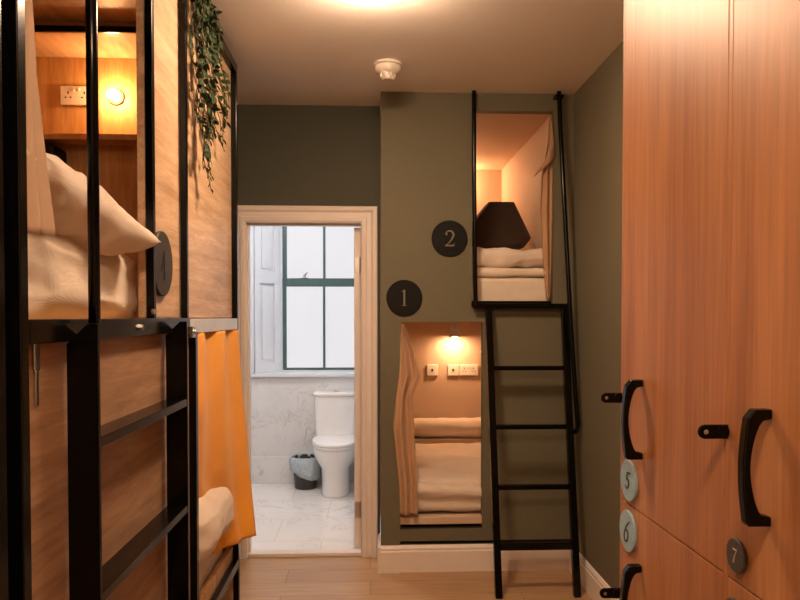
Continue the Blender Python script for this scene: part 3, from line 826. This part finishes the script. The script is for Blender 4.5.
ldm = MB(); ldm.sweep([ring(TX, 5.775, .188, .320, .20, .424), ring(TX, 5.775, .192, .324, .20, .430), ring(TX, 5.775, .188, .320, .20, .444), ring(TX, 5.775, .150, .27, .17, .450)])
autosmooth(obj('seat_lid', ldm, 'ceramic', t))
obj('cistern', MB().sweep([ring(TX, 5.99, .170, .082, .098, .40, p=7), ring(TX, 5.99, .178, .088, .10, .55, p=7), ring(TX, 5.99, .186, .092, .10, .775, p=7)]), 'ceramic', t, bevel=.003)
autosmooth(obj('cistern_lid', MB().sweep([ring(TX, 5.985, .190, .095, .098, .777, p=7), ring(TX, 5.985, .196, .100, .102, .785, p=7), ring(TX, 5.985, .196, .100, .102, .800, p=7), ring(TX, 5.985, .190, .095, .098, .808, p=7)]), 'ceramic', t))
autosmooth(obj('flush_button', MB().lathe([(.026, .808), (.026, .818), (.022, .821)], (TX, 5.985, 0), n=24), 'steel', t))
t = thing('waste_bin', (-.545, 5.93, 0), 'dark waste bin with a pale bag hanging over its rim beside the toilet', 'bin')
BXc, BYc = -.545, 5.93
bn = MB(); bn.lathe([(.085, 0), (.09, .004), (.118, .250), (.123, .252), (.123, .262), (.115, .262), (.086, .012), (.0005, .012)], (BXc, BYc, 0), n=32); autosmooth(obj('bin', bn, 'binblack', t))
ln = MB(); rings = []
n = 64
for j, (rr, zz) in enumerate(((.111, .22), (.116, .266), (.124, .272), (.131, .262), (.136, .225), (.131, .18), (.126, .14))):
    rg = []
    for k in range(n):
        a = 2 * PI * k / n
        w_ = .010 * math.sin(a * 9 + j) * (j > 3) * .5 + .006 * noise.noise(Vector((math.cos(a) * 4, math.sin(a) * 4, j)))
        dz = (-.06 * math.cos(a + .7)) * max(0, j - 3) / 3
        r_ = rr + w_
        rg.append((BXc + r_ * math.cos(a), BYc + r_ * math.sin(a), zz + dz))
    rings.append(rg)
ln.sweep(rings, cap=False)
o = obj('bin_liner', ln, 'liner', t, smooth=True)
s = o.modifiers.new('sol', 'SOLIDIFY'); s.thickness = .0015

# ================================================================== LIGHTS, CAMERA, WORLD
def area(name, loc, size, power, col, rot=(0, 0, 0), sizey=None):
    l = D.lights.new(name, 'AREA'); l.energy = power; l.color = col; l.size = size
    if sizey: l.shape = 'RECTANGLE'; l.size_y = sizey
    o = D.objects.new(name, l); COL.objects.link(o); o.location = loc; o.rotation_euler = rot; return o
# unseen fill lamp, added on the bathroom ceiling to brighten the bathroom
t = thing('ceiling_lamp', (-.75, 5.1, H - .07), 'added unseen round white fill lamp on the bathroom ceiling', 'lamp')
M['bathfill'] = emis('bathroom_fill_glow', (1, .97, .95), 35)
obj('lamp_shade', MB().lathe([(.16, H - .001), (.16, H - .04), (.13, H - .06), (.001, H - .07)], (-.75, 5.1, 0), n=40), 'bathfill', t, smooth=True)
# second room lamp of the same kind, further back in the room
t = thing('ceiling_lamp', (0.0, .1, 2.60), 'round warm flush dome lamp on the ceiling over the near lockers', 'lamp')
b = MB(); b.lathe([(.130, H - .001), (.135, H - .02), (.135, H - .030)], (0.0, .1, 0), n=48); autosmooth(obj('lamp_base', b, 'plastic', t))
M['lamp2'] = emis('warm_lamp_glass_near', (1, .66, .41), 84)
b = MB(); b.lathe([(.146, H - .031), (.152, H - .040), (.154, H - .052), (.147, H - .066), (.12, H - .076), (.06, H - .081), (.001, H - .082)], (0.0, .1, 0), n=48); obj('lamp_shade', b, 'lamp2', t, smooth=True)

wd = D.worlds.new('world'); scene.world = wd; wd.use_nodes = True
wd.node_tree.nodes['Background'].inputs['Color'].default_value = (.8, .88, 1, 1)
wd.node_tree.nodes['Background'].inputs['Strength'].default_value = .3

cam = D.cameras.new('camera'); co = D.objects.new('camera', cam); COL.objects.link(co)
co.location = (0, 0, 1.444)
co.rotation_euler = (math.radians(90 - 1.3), 0, math.radians(-2.45))
cam.lens = 31.5; cam.sensor_width = 36; cam.shift_y = 33 / 800; cam.clip_start = .02
scene.camera = co
vs = scene.view_settings
vs.view_transform = 'Standard'; vs.look = 'None'; vs.exposure = .80; vs.gamma = 1
